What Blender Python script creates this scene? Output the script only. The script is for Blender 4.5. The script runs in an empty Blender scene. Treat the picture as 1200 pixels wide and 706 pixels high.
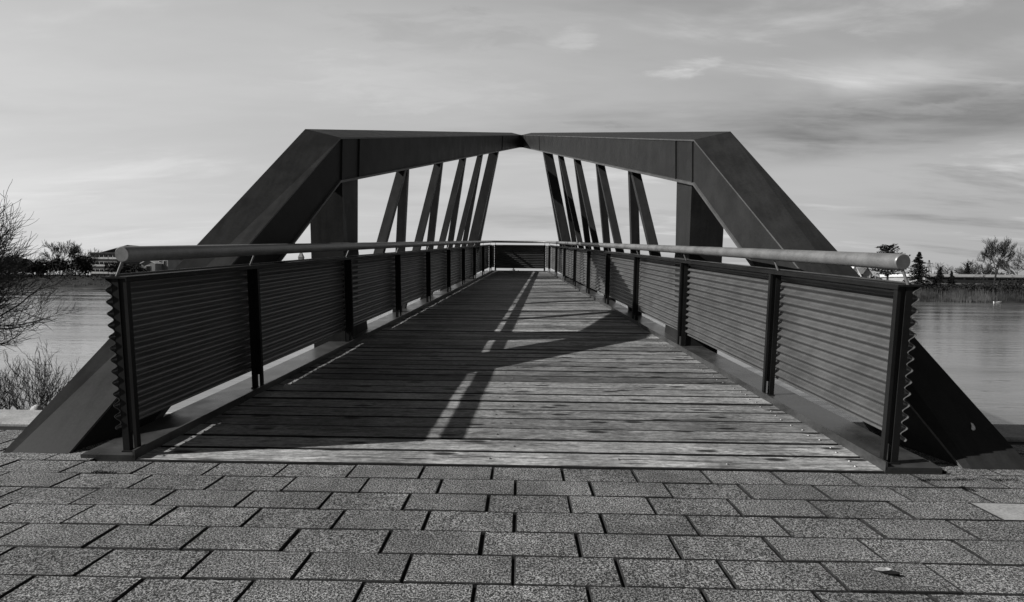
import bpy, math, random
from mathutils import Vector, Matrix

random.seed(7)
rnd = random.random
def U(a, b): return a + (b - a) * rnd()
scene = bpy.context.scene
COL = scene.collection

# ------------------------------------------------------------------ helpers
class MB:
    """collects verts / faces and links them as one mesh object"""
    def __init__(s): s.v = []; s.f = []; s.mi = []; s.sm = []; s.t = []
    def add(s, vs, fs, mi=0, smooth=False, tone=0.5):
        o = len(s.v)
        s.v += [tuple(p) for p in vs]; s.t += [tone] * len(vs)
        for f in fs:
            s.f.append(tuple(i + o for i in f)); s.mi.append(mi); s.sm.append(smooth)
    def hexa(s, c, **k):        # 8 corners: bottom 4 (ccw), top 4
        s.add(c, [(3, 2, 1, 0), (4, 5, 6, 7), (0, 1, 5, 4), (1, 2, 6, 5), (2, 3, 7, 6), (3, 0, 4, 7)], **k)
    def box(s, x0, x1, y0, y1, z0, z1, T=None, **k):
        c = [(x0, y0, z0), (x1, y0, z0), (x1, y1, z0), (x0, y1, z0), (x0, y0, z1), (x1, y0, z1), (x1, y1, z1), (x0, y1, z1)]
        if T: c = [T(*p) for p in c]
        s.hexa(c, **k)
    def bev(s, x0, x1, y0, y1, z0, z1, b=.004, T=None, side=None, by=None, **k):
        by = b if by is None else by   # box with chamfered top edges
        c = [(x0, y0, z0), (x1, y0, z0), (x1, y1, z0), (x0, y1, z0),
             (x0, y0, z1 - b), (x1, y0, z1 - b), (x1, y1, z1 - b), (x0, y1, z1 - b),
             (x0 + b, y0 + by, z1), (x1 - b, y0 + by, z1), (x1 - b, y1 - by, z1), (x0 + b, y1 - by, z1)]
        if T: c = [T(*p) for p in c]
        q = [(3, 2, 1, 0), (8, 9, 10, 11)]
        for a in (0, 4):
            for i in range(4):
                j = (i + 1) % 4; q.append((a + i, a + j, a + 4 + j, a + 4 + i))
        if side is None: s.add(c, q, **k)
        else: s.add(c, [q[1]], **k); k['mi'] = side; s.add(c, [q[0]] + q[2:], **k)
    def tube(s, pts, rad, n=8, cap=True, smooth=True, **k):
        pts = [Vector(p) for p in pts]
        if not hasattr(rad, '__len__'): rad = [rad] * len(pts)
        vs = []
        u = None
        for i, p in enumerate(pts):
            a = pts[max(i - 1, 0)]; b = pts[min(i + 1, len(pts) - 1)]
            t = (b - a).normalized()
            if u is None:
                u = t.cross(Vector((0, 0, 1)))
                if u.length < .05: u = t.cross(Vector((1, 0, 0)))
            else:
                u = u - t * u.dot(t)
            u.normalize(); w = t.cross(u)
            for j in range(n):
                an = 2 * math.pi * j / n
                vs.append(p + (u * math.cos(an) + w * math.sin(an)) * rad[i])
        fs = []
        for i in range(len(pts) - 1):
            for j in range(n):
                k2 = (j + 1) % n
                fs.append((i * n + j, i * n + k2, (i + 1) * n + k2, (i + 1) * n + j))
        s.add(vs, fs, smooth=smooth, **k)
        if cap:
            L = (len(pts) - 1) * n
            s.add(vs[:n], [tuple(reversed(range(n)))], **k); s.add(vs[L:L + n], [tuple(range(n))], **k)
    def build(s, name, mats, parent=None, **props):
        me = bpy.data.meshes.new(name)
        off = Vector((0, 0, 0))
        p = parent
        while p is not None: off += p.location; p = p.parent
        me.from_pydata([(a - off.x, b - off.y, c - off.z) for a, b, c in s.v], [], s.f)
        if not isinstance(mats, (list, tuple)): mats = [mats]
        for m in mats: me.materials.append(m)
        me.polygons.foreach_set('material_index', s.mi)
        me.polygons.foreach_set('use_smooth', s.sm)
        at = me.attributes.new('tone', 'FLOAT', 'POINT'); at.data.foreach_set('value', s.t)
        me.update()
        o = bpy.data.objects.new(name, me); COL.objects.link(o)
        o.parent = parent
        for k, v in props.items(): o[k] = v
        return o

def empty(name, loc, label, category, group=None):
    o = bpy.data.objects.new(name, None); COL.objects.link(o); o.location = loc; o.empty_display_size = .2
    o['label'] = label; o['category'] = category
    if group: o['group'] = group
    return o

# ------------------------------------------------------------------ materials
class N:
    def __init__(s, name):
        s.m = bpy.data.materials.new(name); s.m.use_nodes = True
        s.nt = s.m.node_tree; s.nt.nodes.clear()
        s.out = s.n('ShaderNodeOutputMaterial'); s.bsdf = s.n('ShaderNodeBsdfPrincipled')
        s.l(s.bsdf.outputs[0], s.out.inputs[0])
    def n(s, t, **k):
        o = s.nt.nodes.new(t)
        for a, b in k.items(): setattr(o, a, b)
        return o
    def l(s, a, b): s.nt.links.new(a, b)
    def put(s, sock, v):
        if isinstance(v, bpy.types.NodeSocket): s.l(v, sock)
        else: sock.default_value = v
    def math(s, op, a, b=0., c=0., clamp=False):
        o = s.n('ShaderNodeMath', operation=op, use_clamp=clamp)
        s.put(o.inputs[0], a); s.put(o.inputs[1], b); s.put(o.inputs[2], c)
        return o.outputs[0]
    def obj(s, scale=(1, 1, 1), offset=None):
        tc = s.n('ShaderNodeTexCoord'); mp = s.n('ShaderNodeMapping'); mp.inputs['Scale'].default_value = scale
        s.l(tc.outputs['Object'], mp.inputs[0])
        if offset is not None: s.l(offset, mp.inputs['Location'])
        return mp.outputs[0]
    def noise(s, vec, scale, detail=4, rough=.6, dist=0.):
        o = s.n('ShaderNodeTexNoise'); s.l(vec, o.inputs['Vector'])
        o.inputs['Scale'].default_value = scale; o.inputs['Detail'].default_value = detail
        o.inputs['Roughness'].default_value = rough; o.inputs['Distortion'].default_value = dist
        return o.outputs[0]
    def ramp(s, f, a, b, lo, hi):
        o = s.n('ShaderNodeMapRange'); s.l(f, o.inputs[0])
        for i, v in zip((1, 2, 3, 4), (a, b, lo, hi)): o.inputs[i].default_value = v
        o.interpolation_type = 'SMOOTHSTEP'
        return o.outputs[0]
    def tone(s): return s.n('ShaderNodeAttribute', attribute_name='tone').outputs['Fac']
    def grey(s, v):
        c = s.n('ShaderNodeCombineColor')
        for i in range(3): s.put(c.inputs[i], v)
        s.l(c.outputs[0], s.bsdf.inputs['Base Color'])
    def bump(s, h, strength, dist):
        b = s.n('ShaderNodeBump'); b.inputs['Strength'].default_value = strength; b.inputs['Distance'].default_value = dist
        s.l(h, b.inputs['Height']); s.l(b.outputs[0], s.bsdf.inputs['Normal'])
    def set(s, rough=.6, metal=0., spec=.3):
        s.put(s.bsdf.inputs['Roughness'], rough); s.bsdf.inputs['Metallic'].default_value = metal
        s.bsdf.inputs['Specular IOR Level'].default_value = spec

def steel(name, base, var=.3, rough=.5, spec=.3, metal=0., streak=True):
    m = N(name); v = m.obj()
    a = m.noise(v, 3.5, 5, .65); b = m.noise(v, 60, 3, .7)
    if streak:
        c = m.noise(m.obj((14, 3, 1.2)), 1.5, 4, .6)
        a = m.math('ADD', m.math('MULTIPLY', a, .6), m.math('MULTIPLY', c, .4))
    mul = m.math('MULTIPLY', m.ramp(a, .3, .7, 1 - var, 1 + var), m.ramp(b, .3, .7, 1 - var * .35, 1 + var * .35))
    m.grey(m.math('MULTIPLY', mul, base))
    m.set(m.ramp(a, .3, .7, rough - .08, rough + .1), metal, spec)
    m.bump(b, .08, .004)
    return m.m
M = {}
M['frame'] = steel('dark_painted_steel', .028, .26, .5, .08)
M['lip'] = steel('flange_edge_highlight', .085, .3, .45, .3)  # lighter tone paints in the lit line along the flange lips
M['strut'] = steel('dark_strut_paint', .032, .2, .5, .1)
M['panel'] = steel('corrugated_sheet_paint', .082, .2, .36, .9, streak=False)
M['post'] = steel('post_paint', .014, .2, .5, .15, streak=False)
M['beam'] = steel('edge_beam_steel', .052, .35, .34, .6, streak=False)
M['rail'] = steel('brushed_rail_steel', .21, .22, .40, .5, .35, streak=False)
M['bright'] = steel('screw_steel', .20, .2, .4, .4, .4, streak=False)

def wood():
    m = N('weathered_deck_wood'); t = m.tone()
    cx = m.n('ShaderNodeCombineXYZ'); m.put(cx.inputs[0], m.math('MULTIPLY', t, 37.)); m.put(cx.inputs[2], m.math('MULTIPLY', t, 91.))
    o = cx.outputs[0]
    # knots: a few stretched cells per board, the grain bends round them
    vo = m.n('ShaderNodeTexVoronoi', voronoi_dimensions='2D'); m.l(m.obj((1.5, 5.2, 4), o), vo.inputs['Vector']); vo.inputs['Scale'].default_value = 1.0; vo.inputs['Randomness'].default_value = 1.
    kd = vo.outputs['Distance']
    warp = m.ramp(kd, .0, .42, 1.0, 0.)
    tc = m.n('ShaderNodeTexCoord'); sp = m.n('ShaderNodeSeparateXYZ'); m.l(tc.outputs['Object'], sp.inputs[0])
    n0 = m.noise(m.obj((.8, 5, 4), o), 1.3, 3, .5)
    # growth lines: a wave across the board, stretched along it and warped
    ln = m.math('ADD', m.math('MULTIPLY', sp.outputs[1], 360.), m.math('MULTIPLY', n0, 60.))
    ln = m.math('ADD', ln, m.math('MULTIPLY', warp, 24.)); ln = m.math('ADD', ln, m.math('MULTIPLY', t, 300.))
    wave = m.math('MULTIPLY_ADD', m.math('SINE', ln), .5, .5)
    g1 = m.noise(m.obj((1.6, 40, 12), o), 1.7, 6, .72, .8)
    g2 = m.noise(m.obj((5, 150, 40), o), 1.2, 3, .7)
    blot = m.noise(m.obj((1.4, 3.2, 3), o), 1.6, 5, .65)
    spot = m.noise(m.obj((13, 26, 20), o), 1.6, 5, .8)
    crack = m.ramp(m.noise(m.obj((1.3, 44, 8), o), 1.2, 4, .6, .9), .57, .66, 1., .2)
    knot = m.ramp(m.math('ADD', kd, m.math('MULTIPLY', g1, .05)), .085, .16, .10, 1.)
    b = m.math('MULTIPLY', m.math('MULTIPLY_ADD', wave, .48, .76), m.ramp(g1, .33, .66, .72, 1.2))
    b = m.math('MULTIPLY', b, m.ramp(g2, .3, .7, .78, 1.18)); b = m.math('MULTIPLY', b, m.ramp(blot, .32, .68, .62, 1.22))
    b = m.math('MULTIPLY', b, m.ramp(spot, .34, .66, .58, 1.28))
    b = m.math('MULTIPLY', b, m.math('MULTIPLY', knot, crack))
    b = m.math('MULTIPLY', b, m.math('MULTIPLY_ADD', t, .30, .130))
    m.grey(b); m.set(.62, 0, .4)
    m.bump(m.math('ADD', m.math('MULTIPLY', crack, .8), m.math('ADD', g1, m.math('MULTIPLY', g2, .6))), .6, .004)
    return m.m
M['wood'] = wood()

def paver():
    m = N('granular_paving_slab'); t = m.tone(); v = m.obj()
    a = m.noise(v, 140, 2, .85); b = m.noise(v, 300, 2, .8); c = m.noise(v, 2.2, 4, .6); d = m.noise(v, 14, 4, .7)
    g = m.math('MULTIPLY', m.ramp(a, .43, .60, .16, 2.5), m.ramp(b, .40, .62, .35, 2.1))
    g = m.math('MULTIPLY', g, m.ramp(c, .32, .68, .74, 1.2)); g = m.math('MULTIPLY', g, m.ramp(d, .28, .68, .80, 1.14))
    g = m.math('MULTIPLY', g, m.math('MULTIPLY_ADD', t, .034, .106))
    m.grey(g); m.set(.85, 0, .2); m.bump(m.math('ADD', a, b), .5, .003)
    return m.m
M['paver'] = paver()

def rough(name, base, var=.4, sc=8., r=.85, fine=80):
    m = N(name); v = m.obj(); a = m.noise(v, sc, 5, .65); b = m.noise(v, fine, 3, .7)
    m.grey(m.math('MULTIPLY', m.math('MULTIPLY', m.ramp(a, .3, .7, 1 - var, 1 + var), m.ramp(b, .3, .7, .75, 1.25)), base))
    m.set(r, 0, .2); m.bump(a, .3, .02); return m.m
M['joint'] = rough('joint_soil_and_gap_shade', .016)  # soil in paving joints; also paints dark gap shade onto deck plank sides
M['edge'] = rough('slab_edge_joint_shade', .028, .4, 30)  # joint shade painted into the colour of slab sides and chamfers
M['concrete'] = rough('pale_kerb_concrete', .36, .2, 5)
M['paleslab'] = rough('pale_smooth_slab', .34, .12, 6)
M['soil'] = rough('bank_soil', .05, .4, 2, fine=20)
M['grass'] = rough('bank_grass', .022, .5, .35, fine=3)
M['bark'] = rough('twig_bark', .075, .3, 10)
M['farbark'] = rough('far_bark', .055, .3, 1)
M['dark_leaf'] = rough('dark_needles', .016, .4, 1.5, fine=10)
M['scrub'] = rough('bank_scrub_twigs', .024, .5, .3, fine=2)
M['reed'] = rough('dry_reed', .16, .6, .25, fine=2)
M['moss'] = rough('dark_moss', .012)
M['white'] = rough('white_paint', .75, .1, 1)
M['pale'] = rough('pale_render_wall', .30, .15, .4)
M['brick'] = rough('dark_brick', .07, .2, .8)
M['roof'] = rough('roof_tiles', .10, .2, .8)
M['glass'] = rough('dark_window_glass', .03, .2, .5, .2)
M['leaf'] = rough('dry_leaf', .30, .4, 60)
M['blossom'] = rough('pale_blossom', .30, .4, 1)
M['stone'] = rough('pale_stone', .45, .2, 12)
M['drop'] = rough('white_dropping', .8, .1, 40)

def water():
    m = N('river_water')
    a = m.noise(m.obj((.5, 1.3, 1)), 1.0, 4, .6); b = m.noise(m.obj((1.6, 5, 1)), 1.6, 3, .6)
    d = m.noise(m.obj((.07, .42, 1)), 1.0, 5, .65)
    c = m.noise(m.obj((.025, .14, 1)), 1.0, 5, .65)
    m.grey(m.ramp(d, .35, .65, .095, .14)); m.set(m.ramp(c, .38, .62, .04, .20), 0, .5); m.bsdf.inputs['IOR'].default_value = 1.7
    h = m.math('ADD', m.math('ADD', a, m.math('MULTIPLY', b, .35)), m.math('MULTIPLY', d, 3.5))
    m.bump(h, .055, .25)
    return m.m
M['water'] = water()

# ------------------------------------------------------------------ camera
EYE = Vector((0, 0, .99)); F = 650.
pitch, yaw, roll, th = [math.radians(a) for a in (-2.203, -.987, .6, 4.172)]
fwd = Vector((math.sin(yaw) * math.cos(pitch), math.cos(yaw) * math.cos(pitch), math.sin(pitch)))
r0 = Vector((math.cos(yaw), -math.sin(yaw), 0)); u0 = r0.cross(fwd)
cr = r0 * math.cos(roll) + u0 * math.sin(roll); cu = -r0 * math.sin(roll) + u0 * math.cos(roll)
cam = bpy.data.cameras.new('camera'); cam.sensor_width = 36; cam.lens = F / 1200 * 36
cam.clip_start = .05; cam.clip_end = 8000
co = bpy.data.objects.new('camera', cam); COL.objects.link(co)
co.matrix_world = Matrix(((cr.x, cu.x, -fwd.x, EYE.x), (cr.y, cu.y, -fwd.y, EYE.y), (cr.z, cu.z, -fwd.z, EYE.z), (0, 0, 0, 1)))
scene.camera = co
def at(x, y, Y):                 # world point seen at photo pixel x,y at distance Y along the bridge axis
    v = fwd + cr * ((x - 600) / F) - cu * ((y - 353) / F)
    return EYE + v * (Y / v.y)
# bridge frame: X across, d along the sloping deck, h above the deck boards
AX = Vector((0, math.cos(th), math.sin(th))); NX = Vector((0, -math.sin(th), math.cos(th)))
XC = -.075
def D(X, d, h): return Vector((X + XC, 0, 0)) + EYE + AX * d + NX * (h - 1.2)

# ------------------------------------------------------------------ bridge
TAP = .0565
def R(d): return 2.065 - TAP * (d - 2.84)
D0, D1 = 2.85, 20.62
bridge = empty('footbridge', D(0, 2.9, 0), 'dark steel footbridge with two leaning arched beams and a plank deck over the water', 'footbridge')

mb = MB(); d = D0; k = 0
while d < D1 - .05:
    wd = .1955; gap = U(.012, .020)
    y0, y1 = d, d + wd - gap
    xe0 = R(y0) - .062; tone = max(0, min(1, random.gauss(.45, .27)))
    if k < 2: tone = .93 - .1 * k
    dz = U(-.003, .002); tl = U(-.002, .002)
    nseg = 10; pr = []
    ph = U(0, 6)
    for i in range(nseg + 1):
        x = -xe0 + 2 * xe0 * i / nseg
        wv = .0012 * math.sin(x * 2.1 + ph) + U(-.0006, .0006)
        b = .006
        pr.append([(x, y0 + wv, -.05), (x, y0 + wv, dz + tl - b), (x, y0 + wv + b, dz + tl), (x, (y0 + y1) / 2, dz - .001), (x, y1 + wv - b, dz - tl), (x, y1 + wv, dz - tl - b), (x, y1 + wv, -.05)])
    vs = [D(*p) for q in pr for p in q]; n = 7
    fs = []; fd = []
    for i in range(nseg):
        for j in range(n):
            j2 = (j + 1) % n
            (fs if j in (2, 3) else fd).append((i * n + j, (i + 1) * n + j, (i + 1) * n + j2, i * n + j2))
    fs.append(tuple(range(n))); fs.append(tuple(reversed([nseg * n + j for j in range(n)])))
    mb.add(vs, fs, tone=tone); mb.add(vs, fd, mi=2, tone=tone)  # plank sides and bevels coloured dark, painting in the seam shade
    # screw heads
    def screw(X, dd, r=.0075):
        ring = [D(X + r * math.cos(a * math.pi / 3), dd + r * math.sin(a * math.pi / 3), dz + .001) for a in range(6)]
        top = [D(X + .6 * r * math.cos(a * math.pi / 3), dd + .6 * r * math.sin(a * math.pi / 3), dz + .006) for a in range(6)]
        mb.add(ring + top, [tuple(range(6, 12))] + [(a, (a + 1) % 6, 6 + (a + 1) % 6, 6 + a) for a in range(6)], mi=1)
    for sx in (-1, 1):
        screw(sx * (xe0 - .10) + U(-.02, .02), y0 + .05 + U(-.01, .01)); screw(sx * (xe0 - .10) + U(-.02, .02), y0 + .135 + U(-.01, .01))
    screw((.02 if k % 2 else -.075) + U(-.02, .02), y0 + U(.07, .12), .008)
    if k < 1: screw(.62, y0 + .1); screw(1.2, y0 + .06)
    d += wd; k += 1
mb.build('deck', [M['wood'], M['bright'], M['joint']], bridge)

def beam_side(sg):
    m = MB()
    # channel: top plate and raised inner lip, web below
    for (xa, xb, ha, hb) in ((-.055, .24, .005, .02), (-.058, -.046, -.25, .048), (.228, .24, -.25, .0048), ):
        c = []
        for h in (ha, hb):
            pts = [(R(D0) + xa, D0, h), (R(D0) + xb, D0, h), (R(D1) + xb, D1, h), (R(D1) + xa, D1, h)]
            c += [D(sg * x, dd, hh) for x, dd, hh in pts]
        m.hexa(c)
    # front closing plate
    m.hexa([D(sg * (R(D0) + x), D0 + y, h) for h in (-.25, .0045) for x, y in ((-.045, -.0), (.227, -.0), (.227, .012), (-.045, .012))])
    return m.build('edge_beam', M['beam'], bridge)
beam_side(-1); beam_side(1)
m = MB(); m.box(-R(D1) + .06, R(D1) - .06, D1 + .002, D1 + .10, -.25, .03, T=D); m.build('end_beam', M['beam'], bridge)

DK = 6.1
LIP = [(-.03, 0), (1.03, 0), (1.03, .035), (1, .036), (1, .944), (1.055, .945), (1.055, 1), (-.055, 1), (-.055, .945), (0, .944), (0, .036), (-.03, .035)]
def corners(st):
    if st == 'knee': return (2.264, DK, 2.355), (1.902, DK, 2.273), (1.922, DK, 1.795)
    if st == 'base':
        o, i, b = corners('knee'); q = 1.12
        return tuple(Vector(o) + (Vector((2.79, 2.93, 0)) - Vector(o)) * q), tuple(Vector(i) + (Vector((2.44, 2.93, 0)) - Vector(i)) * q), tuple(Vector(b) + (Vector((2.44, 2.93, 0)) - Vector(i)) * q)
    L = st - DK
    return tuple(tuple(Vector(p) + Vector((-.114 * L, L, .184 * L))) for p in corners('knee'))
def secpt(st, s, t, sg):
    o, i, b = [Vector(p) for p in corners(st)]
    p = o + (i - o) * s + (b - i) * t
    if st == 'base' and sg > 0: p.x += .04
    return D(sg * p.x, p.y, p.z)
DA = 22.6
NODES = [8.74, 10.86, 12.98, 15.08, 17.3]
def arch(sg):
    m = MB(); n = len(LIP); vs = []
    stations = ['base', 'knee', 9.0, 12.0, 15.0, 18.0, DA]
    for st in stations:
        vs += [secpt(st, s, t, sg) for s, t in LIP]
    fs = []; fl = []
    for k in range(len(stations) - 1):
        for j in range(n):
            j2 = (j + 1) % n; q = (k * n + j, k * n + j2, (k + 1) * n + j2, (k + 1) * n + j)
            (fl if j in (1, 4, 5) else fs).append(q if sg < 0 else q[::-1])
    # end caps as strips of the I-shaped outline
    for k in (0, len(stations) - 1):
        for q in ((0, 1, 2, 11), (2, 3, 10, 11), (3, 4, 9, 10), (4, 5, 8, 9), (5, 6, 7, 8)):
            fs.append(tuple(k * n + j for j in q))
    m.add(vs, fs); m.add(vs, fl, mi=1)
    a = m.build('arched_beam', [M['frame'], M['lip']], bridge)
    for dd in (DK + .03, DK + .50, 17.75):
        s = MB(); w = .016
        c = []
        for t in (.037, .943):
            c += [secpt(dd, .999, t, sg), secpt(dd, 1.05, t, sg), secpt(dd + w, 1.05, t, sg), secpt(dd + w, .999, t, sg)]
        s.hexa(c); s.build('stiffener', M['frame'], a)
    # column under the knee, with a flared foot on its far side
    c = MB(); x0, x1 = 1.932, 2.29
    c.hexa([D(sg * x, y, h) for (x, y, h) in ((x0, DK + .1, -.2), (x1, DK + .1, -.2), (x1, DK + .57, -.2), (x0, DK + .57, -.2),
            (x0 - .012, DK + .1, 1.87), (x1, DK + .1, 1.87), (x1 - .03, DK + .57, 1.95), (x0 - .05, DK + .57, 1.95))])
    c.hexa([D(sg * x, y, h) for (x, y, h) in ((x0 + .004, DK + .571, -.2), (x1 - .06, DK + .571, -.2), (x1 - .06, DK + 1.12, -.2), (x0 + .004, DK + 1.12, -.2),
            (x0 + .004, DK + .571, 1.42), (x1 - .06, DK + .571, 1.42), (x1 - .06, DK + .585, 1.42), (x0 + .004, DK + .585, 1.42))])
    c.build('knee_column', M['frame'], bridge)
    # struts: an upright and an inclined leg from every node of the chord
    for q, nd in enumerate(NODES):
        big = q == len(NODES) - 1
        o, i, b = [Vector(p) for p in corners(nd)]
        ob = o + (b - i); top = ob * .42 + b * .58
        wx, wy = (.135, .16) if big else (.064, .066)
        for kind in (0, 1):
            db = nd - (.60 if big else .95) if kind == 0 else nd + .08
            tt = top + Vector((0, .0 if kind == 0 else .07, .03))
            mid = Vector((R(db) + .13, db, 1.05)); q2 = (tt.z + .2) / (tt.z - mid.z)
            bb = tt + (mid - tt) * q2
            s = MB()
            c = []
            for p in (bb, tt):
                c += [D(sg * (p.x + ex), p.y + ey, p.z) for ex, ey in ((-wx, -wy), (wx, -wy), (wx, wy), (-wx, wy))]
            s.hexa(c); s.build('strut', M['strut'], bridge)
    return a
arch(-1); right_beam = arch(1)
m = MB()
c = []
for h0 in (1.0, 0.0):
    pass
o, i, b = [Vector(p) for p in corners(DA)]
o2, i2, b2 = [Vector(p) for p in corners(DA - .5)]
m.hexa([D(x, p.y, p.z) for p, zz in ((b2, 0), (i2, 1)) for x, p in ((-p.x + .01, p), (p.x - .01, p), (.012, corners(DA) and (b if zz == 0 else i)), (-.012, (b if zz == 0 else i)))])
m.build('apex_plate', M['frame'], bridge)
# bird dropping and old drips on the right beam foot
m = MB()
p0 = [secpt('base', .45, 0, 1), secpt('knee', .45, 0, 1)]
def onface(q, s, lift): 
    a = secpt('base', s, -.004 - lift, 1); b_ = secpt('knee', s, -.004 - lift, 1); return a + (b_ - a) * q
ring = [(.0045, -.035), (.0085, -.045), (.0105, -.02), (.005, .015), (.0005, .065), (-.002, .06), (-.0015, .02), (.001, -.01)]
from mathutils.bvhtree import BVHTree
right_beam.data.calc_loop_triangles()
bvh = BVHTree.FromPolygons([v.co for v in right_beam.data.vertices], [tuple(p.vertices) for p in right_beam.data.loop_triangles])
nrm = Vector((.02, -.65, .76)).normalized(); pts = []
for a, b_ in ring:
    p = onface(.16 + a, .34 + b_, 0) - bridge.location
    h_ = bvh.ray_cast(p + nrm * .3, -nrm)[0]; pts.append((h_ if h_ else p) + nrm * .004 + bridge.location)
m.add(pts, [tuple(range(8))])
m.build('dropping', M['drop'], bridge)

# ------------------------------------------------------------------ railings
POSTS = [2.91, 4.22] + [6.2 + 2.0 * i for i in range(7)] + [20.35]
def wave_sheet(m, A, B, out, out_sign=1, h0=.146, h1=.9725, pitch=.0628, amp=.0168, th_=.0022):
    """corrugated sheet between deck points A=(X,d), B=(X,d); out = outward unit (X,d)"""
    steps = int((h1 - h0) / pitch * 16)
    prof = []
    for i in range(steps + 1):
        h = h0 + (h1 - h0) * i / steps
        a = math.sin(2 * math.pi * ((h1 - h) / pitch - .25))
        prof.append((h, -out_sign * amp * a))
    vs = []
    for (X, dd) in (A, B):
        for off in (-th_ / 2, th_ / 2):
            for h, a in prof: vs.append(D(X + out[0] * (a + off), dd + out[1] * (a + off), h))
    n = steps + 1; fs = []
    for i in range(steps):
        fs.append((i, i + 1, 2 * n + i + 1, 2 * n + i)); fs.append((n + i, 3 * n + i, 3 * n + i + 1, n + i + 1))
    m.add(vs, fs, smooth=True)
    ef = []
    for i in range(steps):
        ef.append((i, n + i, n + i + 1, i + 1)); ef.append((2 * n + i, 2 * n + i + 1, 3 * n + i + 1, 3 * n + i))
    m.add(vs, ef)
def side_rail(sg, label):
    root = empty('railing', D(sg * R(11), 11, .04), label, 'railing', None)
    T = lambda X, d, h: D(sg * (R(d) + X), d, h)
    m = MB()
    m.tube([T(-.015, d_, 1.10) for d_ in (2.909, 2.914, 2.92, 8, 14, 20.2)], [.038, .0422, .043, .043, .043, .043], 24)
    m.build('handrail', M['rail'], root)
    for i, pd in enumerate(POSTS):
        m = MB()
        m.box(.004, .040, pd - .014, pd + .014, .021, .972, T=T)           # outer bar
        m.box(-.040, -.022, pd - .014, pd + .014, .021, .972, T=T)           # inner flat
        m.box(-.021, .003, pd - .008, pd + .008, .13, .97, T=T)            # web between
        m.box(-.044, .044, pd - .022, pd + .022, .0205, .027, T=T)             # foot
        p = m.build('post', M['post'], root)
        b = MB(); b.tube([T(.026, pd, .97), T(-.010, pd + .01, 1.065)], .0075, 8); b.build('bracket', M['bright'], p)
    m = MB(); m.box(-.044, .088, 2.89, 20.4, .973, .983, T=T); m.box(-.046, -.040, 2.89, 20.4, .958, .9725, T=T); m.build('top_rail', M['post'], root)
    m = MB(); m.tube([T(.040, 2.89, .989), T(.040, 20.4, .989)], .006, 6); m.build('cable', M['beam'], root)
    for a, b in zip(POSTS[:-1], POSTS[1:]):
        m = MB(); wave_sheet(m, (sg * (R(a + .001) + .056), a - (.02 if a < 3 else -.001)), (sg * (R(b - .001) + .056), b - .001), (sg, 0)); m.build('panel', M['panel'], root)
side_rail(-1, 'railing on the left side with unlit dark corrugated panels below a steel tube handrail')
side_rail(1, 'railing on the right side with sunlit corrugated panels below a steel tube handrail')
root = empty('railing', D(0, 20.75, .04), 'short dark corrugated railing closing the far end of the deck', 'railing')
xe = R(20.75) - .135; de = 20.75
m = MB(); m.tube([D(-R(20.2) + .015, 20.2, 1.10), D(-R(20.4) + .01, 20.42, 1.10), D(-xe + .06, de, 1.10), D(xe - .06, de, 1.10), D(R(20.4) - .01, 20.42, 1.10), D(R(20.2) - .015, 20.2, 1.10)], .042, 14); m.build('handrail', M['rail'], root)
for X in (-xe, xe):
    m = MB(); m.box(X - .03, X + .03, de + .0, de + .05, -.1 if abs(X) < .1 else .03, .972, T=D); p = m.build('post', M['post'], root)
    b = MB(); b.tube([D(X, de + .02, .97), D(X, de, 1.055)], .0075, 8); b.build('bracket', M['bright'], p)
m = MB(); m.box(-xe - .03, xe + .03, de - .03, de + .06, .973, .985, T=D); m.build('top_rail', M['post'], root)
for a, b in ((-xe - .03, xe + .03),):
    m = MB(); wave_sheet(m, (a, de + .07), (b, de + .07), (0, 1), 1, .11); m.build('panel', M['panel'], root)
for sg in (-1, 1):
    m = MB(); wave_sheet(m, (sg * (R(20.36) + .05), 20.36), (sg * (xe + .04), de + .05), (sg * .7, .7)); m.build('panel', M['panel'], root)

# ------------------------------------------------------------------ paving, kerb, near ground
ROW, W0, JX = .1875, .3627, -.0187
Y0 = 2.894
m = MB()
def inside_deck(x0, x1): return x1 > -2.30 and x0 < 2.25
def slab(x0, x1, y0, y1, mi=0):
    j = .0048; t = max(0, min(1, random.gauss(.5, .2))); dz = U(-.003, .001)
    e = [U(-.0015, .0015) for _ in range(4)]
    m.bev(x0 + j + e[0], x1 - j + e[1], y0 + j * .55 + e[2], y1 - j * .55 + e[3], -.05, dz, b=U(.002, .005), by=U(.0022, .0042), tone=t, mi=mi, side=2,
          T=lambda x, y, z: (x + U(-.0011, .0011), y + U(-.0009, .0009), z + (U(-.0012, .0012) if z > -.04 else 0)))
for rrow in range(-6, 48):
    y1 = Y0 - ROW * rrow; y0 = y1 - ROW
    off = JX if rrow % 2 else JX - .121
    reach = 5.5 if rrow < 14 else 4
    kk = int(-reach / W0)
    for k in range(kk, -kk + 1):
        x0 = off + k * W0; x1 = x0 + W0
        if y1 > 3.0 and inside_deck(x0, x1):
            if x0 < -2.30 < x1 - .02: x1 = -2.30
            elif x0 + .02 < 2.25 < x1: x0 = 2.25
            else: continue
        if y1 > 3.57: continue
        slab(x0, x1, y0, y1, 1 if (rrow == 2 and 2.0 < x0 < 2.75) else 0)
pav = m.build('pavement', [M['paver'], M['paleslab'], M['edge']], kind='structure')
m = MB()
for xa, xb in ((-30, -2.32), (2.27, 30)):
    m.bev(xa, xb, 3.575, 3.93, -.6, .012, b=.012)
m.build('kerb', M['concrete'], kind='structure')
m = MB()
m.add([(-400, -400, -.014), (400, -400, -.014), (400, 3.9, -.014), (-400, 3.9, -.014)], [(0, 1, 2, 3)])
m.build('ground', M['joint'], kind='structure')
m = MB()
nx = 60; prof = [(3.9, -.02), (3.94, -.12), (4.6, -.32), (5.6, -.95), (7.0, -1.85), (8.6, -2.5)]
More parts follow.
